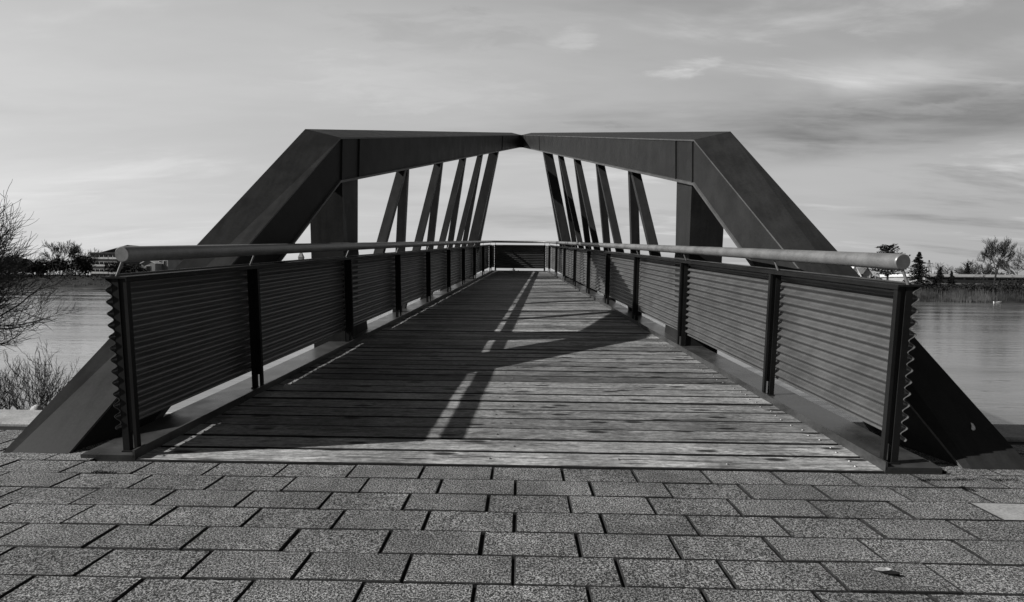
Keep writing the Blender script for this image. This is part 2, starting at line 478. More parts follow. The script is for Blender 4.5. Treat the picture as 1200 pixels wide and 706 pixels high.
vs = [(-150 + 300 * i / nx, y + U(-.05, .05) * (k > 1) , z + U(-.05, .05) * (k > 1)) for k, (y, z) in enumerate(prof) for i in range(nx + 1)]
fs = [(k * (nx + 1) + i, k * (nx + 1) + i + 1, (k + 1) * (nx + 1) + i + 1, (k + 1) * (nx + 1) + i) for k in range(len(prof) - 1) for i in range(nx)]
m.add(vs, fs, smooth=True); m.build('near_bank', M['soil'], kind='structure')
WZ = -2.0
m = MB(); m.add([(-3000, 3.0, WZ), (3000, 3.0, WZ), (3000, 3500, WZ), (-3000, 3500, WZ)], [(0, 1, 2, 3)]); m.build('water', M['water'], kind='structure')

# ------------------------------------------------------------------ far bank
SH = [(-3000, 110), (-300, 122), (-125, 130), (-90, 134), (-50, 165), (0, 200), (35, 170), (60, 100), (72, 93), (95, 92), (300, 88), (3000, 80)]
def shore(X):
    for (a, ya), (b, yb) in zip(SH[:-1], SH[1:]):
        if a <= X <= b: return ya + (yb - ya) * (X - a) / (b - a)
    return 100
def lift(X): return 1.0
PR = [(-4, -2.8), (-.5, -2.1), (.5, -1.75), (2.5, -1.3), (7, -.1), (12, .75), (20, .95), (80, 1.0), (500, 1.0), (3500, 1.0)]
def gz(X, Y):
    q = Y - shore(X)
    for (a, za), (b, zb) in zip(PR[:-1], PR[1:]):
        if a <= q <= b: return za + (zb - za) * (q - a) / (b - a)
    return 1.0
XS = [-3000, -1500, -700] + [-400 + 5 * i for i in range(161)] + [700, 1500, 3000]
m = MB(); vs = []
for X in XS:
    s0 = shore(X)
    for k, (q, z) in enumerate(PR):
        vs.append((X, s0 + q + (U(-.7, .7) if 0 < k < 6 else 0), z + (U(-.15, .15) if 3 < k < 7 else 0)))
n = len(PR)
m.add(vs, [(i * n + k, (i + 1) * n + k, (i + 1) * n + k + 1, i * n + k + 1) for i in range(len(XS) - 1) for k in range(n - 1)], smooth=True)
m.build('far_bank', M['grass'], kind='structure')

# ------------------------------------------------------------------ vegetation
def rv(): 
    while True:
        v = Vector((U(-1, 1), U(-1, 1), U(-1, 1)))
        if .05 < v.length < 1: return v.normalized()
def grow(mt, mc, p, dr, L, r, lvl, maxl, o):
    """recursive bare branch; levels 0..1 go to mt (trunk mesh), the rest to mc (crown mesh)"""
    n = o.get('seg', 4); pts = [p]; rad = [r]; q = p.copy(); v = dr.normalized()
    r1 = r * (.55 if lvl else .5)
    for i in range(n):
        v = (v + rv() * o.get('wob', .22) + Vector((0, 0, o['up'] * (1 if lvl else .5))) + o.get('bias', Vector((0, 0, 0))) * (1 if lvl else 0)).normalized()
        q = q + v * (L / n); pts.append(q); rad.append(r + (r1 - r) * (i + 1) / n)
    tgt = mt if lvl <= o.get('tl', 1) else mc
    tgt.tube(pts, rad, 6 if lvl == 0 else (4 if lvl < 3 else 3), cap=False, smooth=True)
    if lvl >= maxl: return
    nb = o['nb'][min(lvl, len(o['nb']) - 1)]
    for i in range(nb):
        f = o.get('start', .3) + (1 - o.get('start', .3)) * (i + U(.1, .9)) / nb if lvl or True else 1
        f = min(f, .999); k = int(f * n); a = pts[k] + (pts[k + 1] - pts[k]) * (f * n - k)
        t = (pts[k + 1] - pts[k]).normalized()
        side = rv(); side = (side - t * side.dot(t)).normalized()
        an = U(*o['ang'])
        nd = t * math.cos(an) + side * math.sin(an)
        rr = (rad[k] * U(.45, .65))
        rr = max(rr, o['rmin'])
        grow(mt, mc, a, nd, L * U(*o['len']), rr, lvl + 1, maxl, o)
    if lvl: grow(mt, mc, pts[-1], v, L * o['len'][1] * .9, max(rad[-1] * .8, o['rmin']), lvl + 1, maxl, o)

def bare_tree(base, H, label, spread=1., group=None, seed=1, maxl=4, rmin=.03, up=.06, mat='farbark', name='bare_tree', W=None, **kw):
    random.seed(seed)
    root = empty(name, base, label, 'tree', group)
    o = dict(nb=[6, 4, 4, 4], ang=(.45 * spread, .95 * spread), len=(.52, .72), rmin=rmin * .55, up=up, wob=.28, start=.42); o.update(kw)
    t, c = MB(), MB()
    grow(t, c, Vector(base) - Vector((0, 0, .3)), Vector((U(-.06, .06), U(-.06, .06), 1)), H * .52, max(H * .024, rmin * 1.5), 0, maxl, o)
    # bring the crown to the wanted height
    zt = max(v[2] for v in c.v); s = H / (zt - base[2])
    sxy = s
    if W:
        xs = sorted(v[0] for v in c.v); n_ = len(xs); sxy = W / (xs[int(n_ * .985)] - xs[int(n_ * .015)])
    for mbx in (t, c):
        mbx.v = [tuple(Vector(base) + Vector(((v[0] - base[0]) * sxy, (v[1] - base[1]) * sxy, (v[2] - base[2]) * s))) for v in mbx.v]
    t.build('trunk', M[mat], root); c.build('crown', M[mat], root)
    return root
def leafcloud(m, c, rx, ry, rz, n, size, flat=0.):
    for _ in range(n):
        v = rv() * (rnd() ** .4)
        p = Vector((c[0] + v.x * rx, c[1] + v.y * ry, c[2] + v.z * rz))
        a = rv(); b = rv(); 
        if flat: a.z *= (1 - flat); b.z *= (1 - flat)
        s = size * U(.6, 1.4); m.add([p - a * s, p + b * s * .6, p + a * s, p - b * s * .6], [(0, 1, 2, 3)], tone=rnd())
def conifer(base, H, Wd, label, seed, broad=False, group=None, name='conifer', lean=0.):
    random.seed(seed); root = empty(name, base, label, 'tree', group); B = Vector(base)
    t, c = MB(), MB()
    t.tube([B - Vector((0, 0, .3)), B + Vector((lean * H * .5, 0, H * .5)), B + Vector((lean * H, 0, H * .97))], [H * .022 + .04, H * .014 + .03, .02], 7)
    nl = 34 if broad else 60
    for k in range(nl):
        f = (k + rnd()) / nl
        z = H * ((.22 + .74 * f) if broad else (.05 + .93 * f))
        r = Wd * .5 * ((1 - .62 * f ** 3) * U(.55, 1.15) if broad else (1 - f) ** .9 * U(.65, 1.2) + .03)
        for j in range(3):
            an = U(0, 6.283); rr = r * U(.6, 1.1)
            p = B + Vector((lean * z, 0, z)); e = p + Vector((math.cos(an) * rr, math.sin(an) * rr, (U(.05, .35) if broad else -.28) * rr))
            t.tube([p, e], [.035, .012], 3, cap=False)
            for q in range(6):
                g = p + (e - p) * ((q + 1.2) / 6.2)
                leafcloud(c, g, rr * .10 + .07, rr * .10 + .07, (.10 if broad else .07) + .01 * H, 5, .024 * H + .03, .4)
    t.build('trunk', M['farbark'], root); c.build('crown', M['dark_leaf'], root)
    return root
def bush(base, w, h, label, seed, mat='scrub', n=350, size=None, group=None, name='shrub'):
    random.seed(seed); root = empty(name, base, label, 'shrub', group); B = Vector(base)
    t, c = MB(), MB()
    for k in range(14):
        e = B + Vector((U(-.45, .45) * w, U(-.3, .3) * w, h * U(.5, .95)))
        t.tube([B + Vector((U(-.2, .2) * w, 0, -.2)), B.lerp(e, .5) + Vector((0, 0, .1 * h)), e], [.05, .035, .015], 3, cap=False)
    for k in range(7):
        a = U(0, 6.28); rr = U(0, .33)
        leafcloud(c, B + Vector((math.cos(a) * rr * w, math.sin(a) * rr * w, h * U(.3, .7))), w * U(.15, .28), w * .2, h * U(.18, .33), n // 7, size or h * .06)
    t.build('stems', M['farbark'], root); c.build('foliage', M[mat], root)

def bp(x, Y, dz=0):               # foot of something on the far bank, in photo column x
    X = at(x, 328, Y).x
    return (X, Y, gz(X, Y) + dz)
def hgt(x, y, Y): return at(x, y, Y).z - gz(at(x, 328, Y).x, Y)
LG = 'bare trees on the left far bank'
Yl = 150
bare_tree(bp(73, Yl), hgt(73, 280, Yl), 'tall round-crowned bare tree left of the flat-roofed brick building', 1.2, LG, 11, 5, .07, nb=[8, 5, 4, 3, 3], ang=(.4, .95), start=.3, tl=2, W=8.4)
bare_tree(bp(100, 152), hgt(100, 295, 152), 'darker bare tree standing just beside the brick building', 1.2, LG, 12, 4, .06)
bare_tree(bp(88, 156), hgt(88, 301, 156), 'lower bare tree tucked between the tall round tree and the brick building', .9, LG, 17, 4, .06)
bare_tree(bp(55, 156), hgt(55, 300, 156), 'low pale bare tree at the left foot of the tall round tree', 1.2, LG, 13, 4, .05)
bare_tree(bp(38, 160), hgt(38, 303, 160), 'small bare tree on the far bank behind the overhanging near branches', 1.2, LG, 14, 4, .05)
bare_tree(bp(14, 146), hgt(14, 297, 146), 'broad dark bare tree at the left picture edge on the far bank', 1.3, LG, 15, 4, .07, nb=[8, 5, 4, 4])
bare_tree(bp(-14, 148), hgt(0, 296, 148), 'broad bare tree half cut by the left picture edge', 1.3, LG, 16, 4, .07)
bare_tree(bp(113, 175), hgt(113, 290, 175), 'bare treetop showing just above the flat roof of the brick building', 1.1, LG, 18, 4, .06)
bare_tree(bp(331, 230), hgt(331, 292, 230), 'tiny bare tree seen under the left handrail beside the spire', 1.0, LG, 19, 3, .08)
bush(bp(8, 141), 14, 5.6, 'dark thicket behind the near branches at the left edge', 31, n=1500, size=.35)
bush(bp(30, 142), 11, 4.8, 'dark bush on the far bank right of the thicket', 32, n=1300, size=.33)
bush(bp(70, 146), 10, 4.8, 'dense dark bush below the tall round tree', 33, n=1200, size=.33)
bush(bp(97, 147), 9, 6.0, 'dense dark bush against the left end of the brick building', 34, n=1200, size=.33)
bush(bp(49, 144), 3.4, 2.4, 'pale blossoming shrub on the left far bank', 35, 'blossom', n=420, size=.2)
bush(bp(82, 143.5), 3.2, 1.3, 'low pale shrub in front of the dense bush', 36, 'blossom', n=200, size=.16)
bush(bp(140, 146), 9, 4.0, 'dark hedge bush seen below the left handrail end', 37, n=1000, size=.33)
bush(bp(160, 147), 9, 3.6, 'dark hedge bush between the brick building and the pale house', 38, n=1000, size=.33)

RG = 'bare trees on the right far bank'
bare_tree(bp(1165, 112), hgt(1165, 275, 112), 'tall bare tree with a clear trunk on the right far bank', .8, RG, 21, 5, .05, nb=[7, 4, 3, 3, 3], ang=(.3, .75), start=.42, tl=2, up=.10, wob=.34, W=5.2, mat='scrub')
bare_tree(bp(1194, 122), hgt(1194, 302, 122), 'bare tree right of the tall clear-trunked tree', .75, RG, 22, 4, .04)
bare_tree(bp(1213, 112), hgt(1213, 284, 112), 'bare tree cut by the right picture edge', .9, RG, 23, 4, .04)
bare_tree(bp(1138, 135), hgt(1138, 304, 135), 'rounded bare tree left of the tall clear-trunked tree', 1.1, RG, 24, 4, .05)
bare_tree(bp(1102, 140), hgt(1102, 307, 140), 'small rounded bare tree right of the spruce', 1.1, RG, 25, 4, .045)
bare_tree(bp(1127, 138), hgt(1127, 312, 138), 'lowest bare tree behind the long white building', 1.1, RG, 26, 4, .05)
bare_tree(bp(1152, 136), hgt(1152, 308, 136), 'slender bare tree behind the left side of the tall clear-trunked tree', .8, RG, 27, 4, .05)
conifer(bp(1040, 106), hgt(1040, 286, 106), 7.6, 'broad flat-topped conifer showing above the right handrail', 41, True)
conifer(bp(1076, 104), hgt(1076, 295, 104), 5.4, 'dark pointed spruce beside the end of the right handrail', 42)
conifer(bp(1099, 103), hgt(1099, 313, 103), 2.8, 'small dark leaning conifer right of the spruce', 43, lean=.12)
conifer(bp(1115, 103), hgt(1115, 318, 103), 2.1, 'smallest dark conifer before the long white building', 44)
conifer(bp(1133, 126), hgt(1133, 308, 126), 2.8, 'narrow dark conifer behind the white building', 45)
bush(bp(1105, 96), 3.2, 2.6, 'dark bush standing in the reeds at the water edge', 51, 'scrub', n=700, size=.16)
bush(bp(1160, 97), 5, 2.6, 'dark bush on the right bank below the tall bare tree', 52, 'scrub', n=700, size=.18)
bush(bp(1185, 97), 6, 2.9, 'dark bush on the bank at the right picture edge', 53, 'scrub', n=700, size=.18)
bush(bp(1135, 99), 5, 1.7, 'low bush before the long white building', 54, 'scrub', n=500, size=.16)
bush(bp(1015, 103), 4.5, 2.8, 'dark bush below the right handrail near the white gable', 55, n=600, size=.2)

# reeds, scrub and a far wood: nobody could count these
random.seed(5)
m = MB()
for _ in range(9000):
    X = U(62, 135) if rnd() < .75 else U(-170, -60)
    right = X > 0
    Y = shore(X) + U(-.2, 3.2)
    if right and rnd() > (.9 if X < 82 else .35): continue
    if not right and rnd() > .3: continue
    h = U(.7, 1.9) * (1.0 if right else .7); w = U(.02, .05); z = max(gz(X, Y), WZ) - .1
    lx = U(-.25, .25)
    m.add([(X - w, Y, z), (X + w, Y, z), (X + lx + w * .5, Y, z + h), (X + lx - w * .3, Y, z + h)], [(0, 1, 2, 3)], tone=rnd())
m.build('reeds', M['reed'], kind='stuff', label='dry pale reeds along the far water edge', category='reeds')
m = MB()
for _ in range(16000):
    X = U(-330, 330); Y = shore(X) + 1 + 13 * rnd()
    z = gz(X, Y); s = U(.12, .35) * (1.3 if Y - shore(X) > 6 else .8)
    leafcloud(m, (X, Y, z + s * .6), s * 1.5, s, s, 3, s * .6)
m.build('bank_scrub', M['scrub'], kind='stuff', label='low dark scrub covering the far banks', category='scrub')
m = MB()
for _ in range(900):
    X = U(-700, 700); Y = shore(max(-300, min(300, X))) + U(70, 150); z = 1.0; h = U(3.5, 7.5) * (1.0 if abs(X) > 60 else .8)
    if 60 < X < 160: h *= .6
    for k in range(5):
        leafcloud(m, (X + U(-2, 2), Y, z + h * U(.25, .8)), U(1.2, 2.6), 1.5, h * U(.12, .25), 14, U(.25, .5))
    m.tube([(X, Y, z - .3), (X, Y, z + h * .8)], [.2, .08], 4, cap=False)
m.build('far_wood', M['scrub'], kind='stuff', label='hazy line of distant trees along the horizon', category='wood')

# near bare tree overhanging from the left
random.seed(3)
nb_ = Vector((-9.72, 8.0, -1.75))
root = empty('bare_tree', nb_, 'near leafless tree reaching fine twigs into the left edge of the picture', 'tree')
t, c = MB(), MB()
o = dict(nb=[13, 8, 6, 5], ang=(.5, 1.15), len=(.50, .68), rmin=.0050, up=.09, wob=.20, start=.30, tl=1, seg=5)
grow(t, c, nb_, Vector((.10, 0, 1)), 2.7, .10, 0, 4, o)
for z0, dx, dz_ in ((1.3, .9, .75), (1.7, .8, .25), (2.0, .9, -.05), (2.3, .9, .25), (2.5, .8, .6), (2.6, .5, 1.), (1.9, .9, .45), (2.45, .9, .05), (2.6, .85, .5), (2.1, .9, .1), (2.4, .8, .4), (2.6, .7, .7), (2.6, .8, .9), (2.0, .9, .3), (2.5, .9, .2), (2.2, .9, .15), (2.4, .9, -.08), (2.6, .8, .3), (2.0, .9, .55), (2.3, .9, .0), (2.35, .9, .3), (2.15, .9, .45), (2.5, .8, .55), (2.45, .9, -.2), (2.2, .9, -.12), (1.9, .9, .2), (2.55, .9, .12)):
    grow(t, c, nb_ + Vector((.15, 0, z0)), Vector((dx, U(-.5, .3), dz_)), U(1.3, 1.75), .028, 1, 4, o)
for q in (t, c): q.v = [tuple(nb_ + (Vector(v) - nb_) * .80) for v in q.v]
t.build('trunk', M['bark'], root); c.build('crown', M['bark'], root)

# leafless shrub behind the kerb
random.seed(9)
sb = Vector((-4.15, 4.55, -.34))
root = empty('shrub', sb, 'leafless twiggy shrub behind the pale kerb at the left', 'shrub')
t, c = MB(), MB()
o = dict(nb=[6, 3, 2], ang=(.35, .85), len=(.38, .58), rmin=.0017, up=.13, wob=.24, start=.3, tl=0, seg=4)
for k in range(28):
    a = U(0, 6.28); rr = U(0, .3)
    p = sb + Vector((math.cos(a) * rr - .12, math.sin(a) * rr * .6, U(-.05, .05)))
    grow(t, c, p, Vector((math.cos(a) * U(.05, .75), math.sin(a) * .5, 1)), U(.22, .46), U(.003, .0055), 0, 3, o)
t.build('stems', M['bark'], root); c.build('twigs', M['bark'], root)
def stone(base, rx, ry, rz, name, label, cat, mat, seed):
    random.seed(seed); m = MB(); B = Vector(base); n = 14; vs = []
    for k in range(5):
        f = k / 4.; r = math.cos(f * 1.45) if k else 1.
        for j in range(n):
            a = 6.283 * j / n; w = 1 + .12 * math.sin(2 * a + seed) + U(-.05, .05)
            vs.append(B + Vector((rx * r * w * math.cos(a), ry * r * w * math.sin(a), rz * math.sin(f * 1.45))))
    fs = [(k * n + j, k * n + (j + 1) % n, (k + 1) * n + (j + 1) % n, (k + 1) * n + j) for k in range(4) for j in range(n)] + [tuple(4 * n + j for j in range(n)), tuple(reversed(range(n)))]
    m.add(vs, fs, smooth=True); return m.build(name, mat, None, label=label, category=cat)
stone((-3.56, 3.99, -.05), .05, .05, .085, 'stone', 'pale rounded stone lying behind the kerb beside the leafless shrub', 'stone', M['stone'], 2)

# ------------------------------------------------------------------ far buildings and small things
def bld(name, x0, x1, ytop, Y, depth, label, cat='building'):
    a = at(x0, 328, Y).x; b = at(x1, 328, Y).x; top = at((x0 + x1) / 2, ytop, Y).z; z = gz((a + b) / 2, Y) - .3
    r = empty(name, ((a + b) / 2, Y, z), label, cat); return r, a, b, z, top
Yb = 156
r, a, b, z, top = bld('brick_building', 106, 137, 297.5, Yb, 10, 'three-storey flat-roofed brick building with pale window bands on the left far bank')
m = MB(); m.box(a, b, Yb, Yb + 12, z, top); m.build('wall', M['brick'], r)
m = MB(); m.box(a - .3, b + .3, Yb - .3, Yb + 12.3, top + .002, top + .35); m.build('roof', M['roof'], r)
hh = (top - z - .3) / 3
for fl in range(3):
    for k in range(6):
        w = (b - a) * .155; x = a + (b - a) * (.035 + .162 * k)
        if k >= 4: x += (b - a) * .02
        zz = z + .3 + hh * fl
        m = MB(); m.box(x, x + w, Yb - .10, Yb - .004, zz + hh * .25, zz + hh * .9); wn = m.build('window', M['white'], r)
        m = MB()
        for q in range(2): m.box(x + w * (.10 + .45 * q), x + w * (.45 + .45 * q), Yb - .13, Yb - .101, zz + hh * .55, zz + hh * .86)
        m.build('pane', M['glass'], wn)
def gable(name, x0, x1, yeave, yridge, Y, label, wm, rm, dp=8, along=True, wins=0):
    a = at(x0, 328, Y).x; b = at(x1, 328, Y).x; c = (x0 + x1) / 2; e = at(c, yeave, Y).z; rg = at(c, yridge, Y).z; z = gz((a + b) / 2, Y) - .3
    r = empty(name, ((a + b) / 2, Y, z), label, 'house'); mid = (a + b) / 2
    m = MB()
    m.add([(a, Y, z), (b, Y, z), (b, Y, e), (mid, Y, rg), (a, Y, e), (a, Y + dp, z), (b, Y + dp, z), (b, Y + dp, e), (mid, Y + dp, rg), (a, Y + dp, e)],
          [(0, 1, 2, 3, 4), (9, 8, 7, 6, 5), (0, 4, 9, 5), (1, 6, 7, 2)]); m.build('wall', wm, r)
    m = MB(); o = .25
    sl = (rg - e) / (mid - a)
    for sgn in (-1, 1):
        xe_ = mid + sgn * (mid - a + o); ze = e - sl * o
        m.hexa([(mid, Y - o, rg + .02), (xe_, Y - o, ze + .02), (xe_, Y + dp + o, ze + .02), (mid, Y + dp + o, rg + .02),
                (mid, Y - o, rg + .2), (xe_, Y - o, ze + .2), (xe_, Y + dp + o, ze + .2), (mid, Y + dp + o, rg + .2)])
    m.build('roof', rm, r)
    for k in range(wins):
        w = (b - a) / (wins * 2 + 1); x = a + w * (1 + 2 * k)
        m = MB(); m.box(x, x + w, Y - .06, Y - .003, e - 1.9, e - .6); wn = m.build('window', M['white'], r)
        m = MB(); m.box(x + .1, x + w - .1, Y - .09, Y - .062, e - 1.8, e - .7); m.build('pane', M['glass'], wn)
gable('house', 119, 182, 297, 288, 172, 'wide house with a shallow tiled gable behind the brick building', M['brick'], M['roof'], wins=3)
gable('house', 166, 182, 309, 305, 150, 'low white-roofed shed between the hedges under the left handrail', M['pale'], M['white'], 5, wins=1)
gable('house', 184, 197, 303, 299, 153, 'pale rendered house seen below the left handrail', M['pale'], M['roof'], 7, wins=2)
gable('house', 995, 1007, 322, 312, 106, 'white steep gabled house seen below the right handrail', M['white'], M['white'], 6, wins=0)
gable('house', 1011, 1020, 321, 314.5, 108, 'smaller white gabled hut right of the steep white house', M['white'], M['roof'], 5, wins=1)
# church spire
s0 = at(352, 328, 420)
r = empty('church_spire', (s0.x, 420, .8), 'slender pale church spire far away under the left handrail', 'spire')
m = MB(); zt = at(352, 293, 420).z; zb = at(352, 302, 420).z
m.box(s0.x - 1.7, s0.x + 1.7, 420, 423.4, .5, zb); m.build('tower', M['pale'], r)
m = MB(); m.add([(s0.x - 1.9, 419.8, zb + .01), (s0.x + 1.9, 419.8, zb + .01), (s0.x + 1.9, 423.6, zb + .01), (s0.x - 1.9, 423.6, zb + .01), (s0.x, 421.7, zt)], [(0, 1, 4), (1, 2, 4), (2, 3, 4), (3, 0, 4), (3, 2, 1, 0)]); m.build('roof', M['pale'], r)
# long white building
Yw = 120
r, a, b, z, top = bld('long_building', 1084, 1230, 322, Yw, 10, 'long low white building with a dark window strip on the right far bank')
m = MB(); m.box(a, b, Yw, Yw + 14, z, top - .75); m.build('wall', M['pale'], r)
m = MB(); m.box(a - .4, b + .4, Yw - .5, Yw + 14.4, top - .55, top); m.box(a - .1, b + .1, Yw - .1, Yw + 14, top - .75, top - .552); m.build('roof', M['white'], r)
k = 0; x = a + .4
while x < b - 2:
    w = U(1.6, 2.6)
    m = MB(); m.box(x, x + w, Yw - .05, Yw - .003, z + 1.35, top - .78); wn = m.build('window', M['roof'], r)
    m = MB(); m.box(x + .1, x + w - .1, Yw - .07, Yw - .052, z + 1.45, top - .86); m.build('pane', M['glass'], wn)
    x += w + U(.2, .5)
# lattice pylon
Yp = 380; px_ = at(1088, 328, Yp).x; zt = at(1088, 305, Yp).z
r = empty('pylon', (px_, Yp, 1), 'faint distant lattice pylon right of the spruce', 'pylon')
m = MB(); w0 = 2.0
for sx in (-1, 1):
    for sy in (-1, 1): m.tube([(px_ + sx * w0, Yp + sy * w0, .8), (px_ + sx * .2, Yp + sy * .2, zt)], [.16, .1], 4)
for k in range(6):
    f0, f1 = k / 6, (k + 1) / 6; za, zb_ = .8 + (zt - .8) * f0, .8 + (zt - .8) * f1; wa, wb = w0 * (1 - f0 * .9), w0 * (1 - f1 * .9)
    m.tube([(px_ - wa, Yp - wa, za), (px_ + wb, Yp - wb, zb_)], .07, 3); m.tube([(px_ + wa, Yp - wa, za), (px_ - wb, Yp - wb, zb_)], .07, 3)
m.build('mast', M['farbark'], r)
m = MB()
for zz, ww in ((.72, 3.4), (.86, 2.6)): m.tube([(px_ - ww, Yp, .8 + (zt - .8) * zz), (px_ + ww, Yp, .8 + (zt - .8) * zz)], .12, 4)
m.build('crossarm', M['farbark'], r)
# small white boat at the right shore
p = at(1169, 349, 91); r = empty('rowing_boat', (p.x, 91, WZ), 'small white boat lying at the right far shore', 'boat')
m = MB(); L = .6
pr = [(-1, .10, .30), (-.6, .26, .25), (0, .33, .23), (.6, .26, .26), (1, .04, .34)]
vs = []
for f, hw, hz in pr: vs += [(p.x + f * L, 91 - hw, WZ + hz), (p.x + f * L * .9, 91 - hw * .5, WZ - .08), (p.x + f * L * .9, 91 + hw * .5, WZ - .08), (p.x + f * L, 91 + hw, WZ + hz)]
m.add(vs, [(i * 4 + j, i * 4 + j + 1, i * 4 + 5 + j, i * 4 + 4 + j) for i in range(4) for j in range(3)] + [(0, 1, 2, 3), (16, 19, 18, 17)], smooth=True); m.build('hull', M['white'], r)
m = MB(); m.box(p.x - .1, p.x + .1, 91 - .3, 91 + .3, WZ + .16, WZ + .19); m.build('seat', M['pale'], r)
# floating boom along the left far shore
m = MB(); xa, xb = at(-10, 338, 118).x, at(150, 341, 118).x; k = 0
pts = []
for i in range(41):
    f = i / 40.; pts.append((xa + (xb - xa) * f, 119 - 2 * f + U(-.25, .25), WZ + .06 + U(-.03, .05)))
m.tube(pts, [U(.10, .22) for _ in pts], 6)
m.build('floating_boom', M['bark'], None, label='thin dark floating boom on the water before the left far shore', category='boom')

# ------------------------------------------------------------------ small litter on the paving
def gp(x, y):
    v = fwd + cr * ((x - 600) / F) - cu * ((y - 353) / F); return EYE + v * (-.99 / v.z)
def twig(x0, y0, x1, y1, label, r=.0022, mat='leaf'):
    a, b = gp(x0, y0), gp(x1, y1); m = MB(); mid = (a + b) / 2 + Vector((0, 0, .004))
    for q in (a, b): q.z = .003
    m.tube([a, mid, b], [r, r * .9, r * .5], 6); return m.build('twig', M[mat], None, label=label, category='twig')
twig(247, 681, 260, 684.5, 'short pale twig lying on a joint at the lower left of the paving')
twig(372, 692, 392, 688, 'thin greyish twig on a slab at the lower left, right of the pale twig', .0014)
twig(504, 625, 511, 630, 'tiny white twig on a slab below the middle of the deck', .0018)
twig(1078, 687, 1097, 689, 'short pale twig on a joint at the lower right of the paving', .002)
def dead_leaf(x, y, L, ang, label, mat):
    c = gp(x, y); m = MB(); vs = []
    for i in range(6):
        f = i / 5.; w = L * .22 * math.sin(math.pi * min(.97, f * .9 + .06)); 
        for s, zz in ((-1, .012), (0, .003), (1, .014)):
            lx, ly = (f - .5) * L, s * w
            vs.append((c.x + lx * math.cos(ang) - ly * math.sin(ang), c.y + lx * math.sin(ang) + ly * math.cos(ang), zz * (.5 + .8 * f)))
    m.add(vs, [(i * 3 + j, i * 3 + j + 1, i * 3 + 4 + j, i * 3 + 3 + j) for i in range(5) for j in range(2)], smooth=True)
    return m.build('fallen_leaf', M[mat], None, label=label, category='leaf')
dead_leaf(1034, 671, .055, -.3, 'pale curled leaf on a slab at the lower right of the paving', 'leaf')
dead_leaf(1044, 675, .05, -.5, 'dark curled leaf touching the pale leaf at the lower right', 'moss')
def moss(x0, y0, x1, y1, n, label, hmax=.02):
    a, b = gp(x0, y0), gp(x1, y1); m = MB()
    for _ in range(n):
        f = rnd(); p = a.lerp(b, f) + Vector((U(-.012, .012), U(-.012, .012), -.006)); h = U(.3, 1) * hmax; v = Vector((U(-.7, .7), U(-.7, .7), 1)).normalized() * h; w = U(.002, .004)
        m.add([p + Vector((-w, 0, 0)), p + Vector((w, 0, 0)), p + v], [(0, 1, 2)])
    return m.build('moss_tuft', M['moss'], None, label=label, category='moss')
moss(1078, 563.5, 1145, 563, 500, 'dark moss filling the joint before the right beam foot')
moss(1125, 571, 1143, 576, 160, 'small dark moss tuft in a cross joint left of the pale slab')
moss(1160, 563, 1192, 562, 160, 'moss strip in the joint at the right picture edge', .014)
moss(108, 554, 136, 554.5, 260, 'dark moss clump before the left railing post')
moss(112, 553, 138, 541, 200, 'moss in the slanting joint leading to the left railing post', .012)

# ------------------------------------------------------------------ light
sun_dir = Vector((3.65, .868, -2.30)).normalized()
sl = bpy.data.lights.new('sun', 'SUN'); sl.energy = 5.0; sl.angle = math.radians(.5); sl.color = (1, .99, .97)
so = bpy.data.objects.new('sun', sl); COL.objects.link(so); so.rotation_euler = sun_dir.to_track_quat('-Z', 'Y').to_euler()
so.location = (-20, -6, 20)
w = bpy.data.worlds.new('World'); scene.world = w; w.use_nodes = True
nt = w.node_tree; nt.nodes.clear()
def wn(t, **k):
    o = nt.nodes.new(t)
    for a, b in k.items(): setattr(o, a, b)
    return o
def lk(a, b): nt.links.new(a, b)
def wm(op, a, b=0., c=0., clamp=False):
    o = wn('ShaderNodeMath', operation=op, use_clamp=clamp)
    for i, v in enumerate((a, b, c)):
        if isinstance(v, bpy.types.NodeSocket): lk(v, o.inputs[i])
        else: o.inputs[i].default_value = v
    return o.outputs[0]
def wr(f, a, b, lo, hi):
    o = wn('ShaderNodeMapRange'); o.interpolation_type = 'SMOOTHSTEP'; lk(f, o.inputs[0])
    for i, v in zip((1, 2, 3, 4), (a, b, lo, hi)): o.inputs[i].default_value = v
    return o.outputs[0]
sky = wn('ShaderNodeTexSky'); sky.sky_type = 'NISHITA'; sky.sun_disc = False
sky.sun_elevation = math.asin(-sun_dir.z); sky.sun_rotation = math.atan2(-sun_dir.x, -sun_dir.y)
sky.altitude = 100; sky.air_density = 1.0; sky.dust_density = 2.5
sep = wn('ShaderNodeSeparateColor'); lk(sky.outputs[0], sep.inputs[0])
tc = wn('ShaderNodeTexCoord'); sx = wn('ShaderNodeSeparateXYZ'); lk(tc.outputs['Generated'], sx.inputs[0])
zc = wm('MAXIMUM', sx.outputs[2], 0.)
den = wm('ADD', zc, .13)
cv = wn('ShaderNodeCombineXYZ'); lk(wm('DIVIDE', sx.outputs[0], den), cv.inputs[0]); lk(wm('DIVIDE', sx.outputs[1], den), cv.inputs[1])
def wnoise(scale, sc3, det, rough_, loc=(0, 0, 0), rot=0., dist=0.):
    mp = wn('ShaderNodeMapping'); mp.inputs['Scale'].default_value = sc3; mp.inputs['Location'].default_value = loc; mp.inputs['Rotation'].default_value = (0, 0, rot)
    lk(cv.outputs[0], mp.inputs[0]); o = wn('ShaderNodeTexNoise'); lk(mp.outputs[0], o.inputs[0])
    o.inputs['Scale'].default_value = scale; o.inputs['Detail'].default_value = det; o.inputs['Roughness'].default_value = rough_; o.inputs['Distortion'].default_value = dist
    return o.outputs[0]
c1 = wr(wnoise(.55, (.55, 1.3, 1), 6, .58, (3.1, 1.7, 0), .25, .4), .38, .70, 0., 1.)      # broad veils
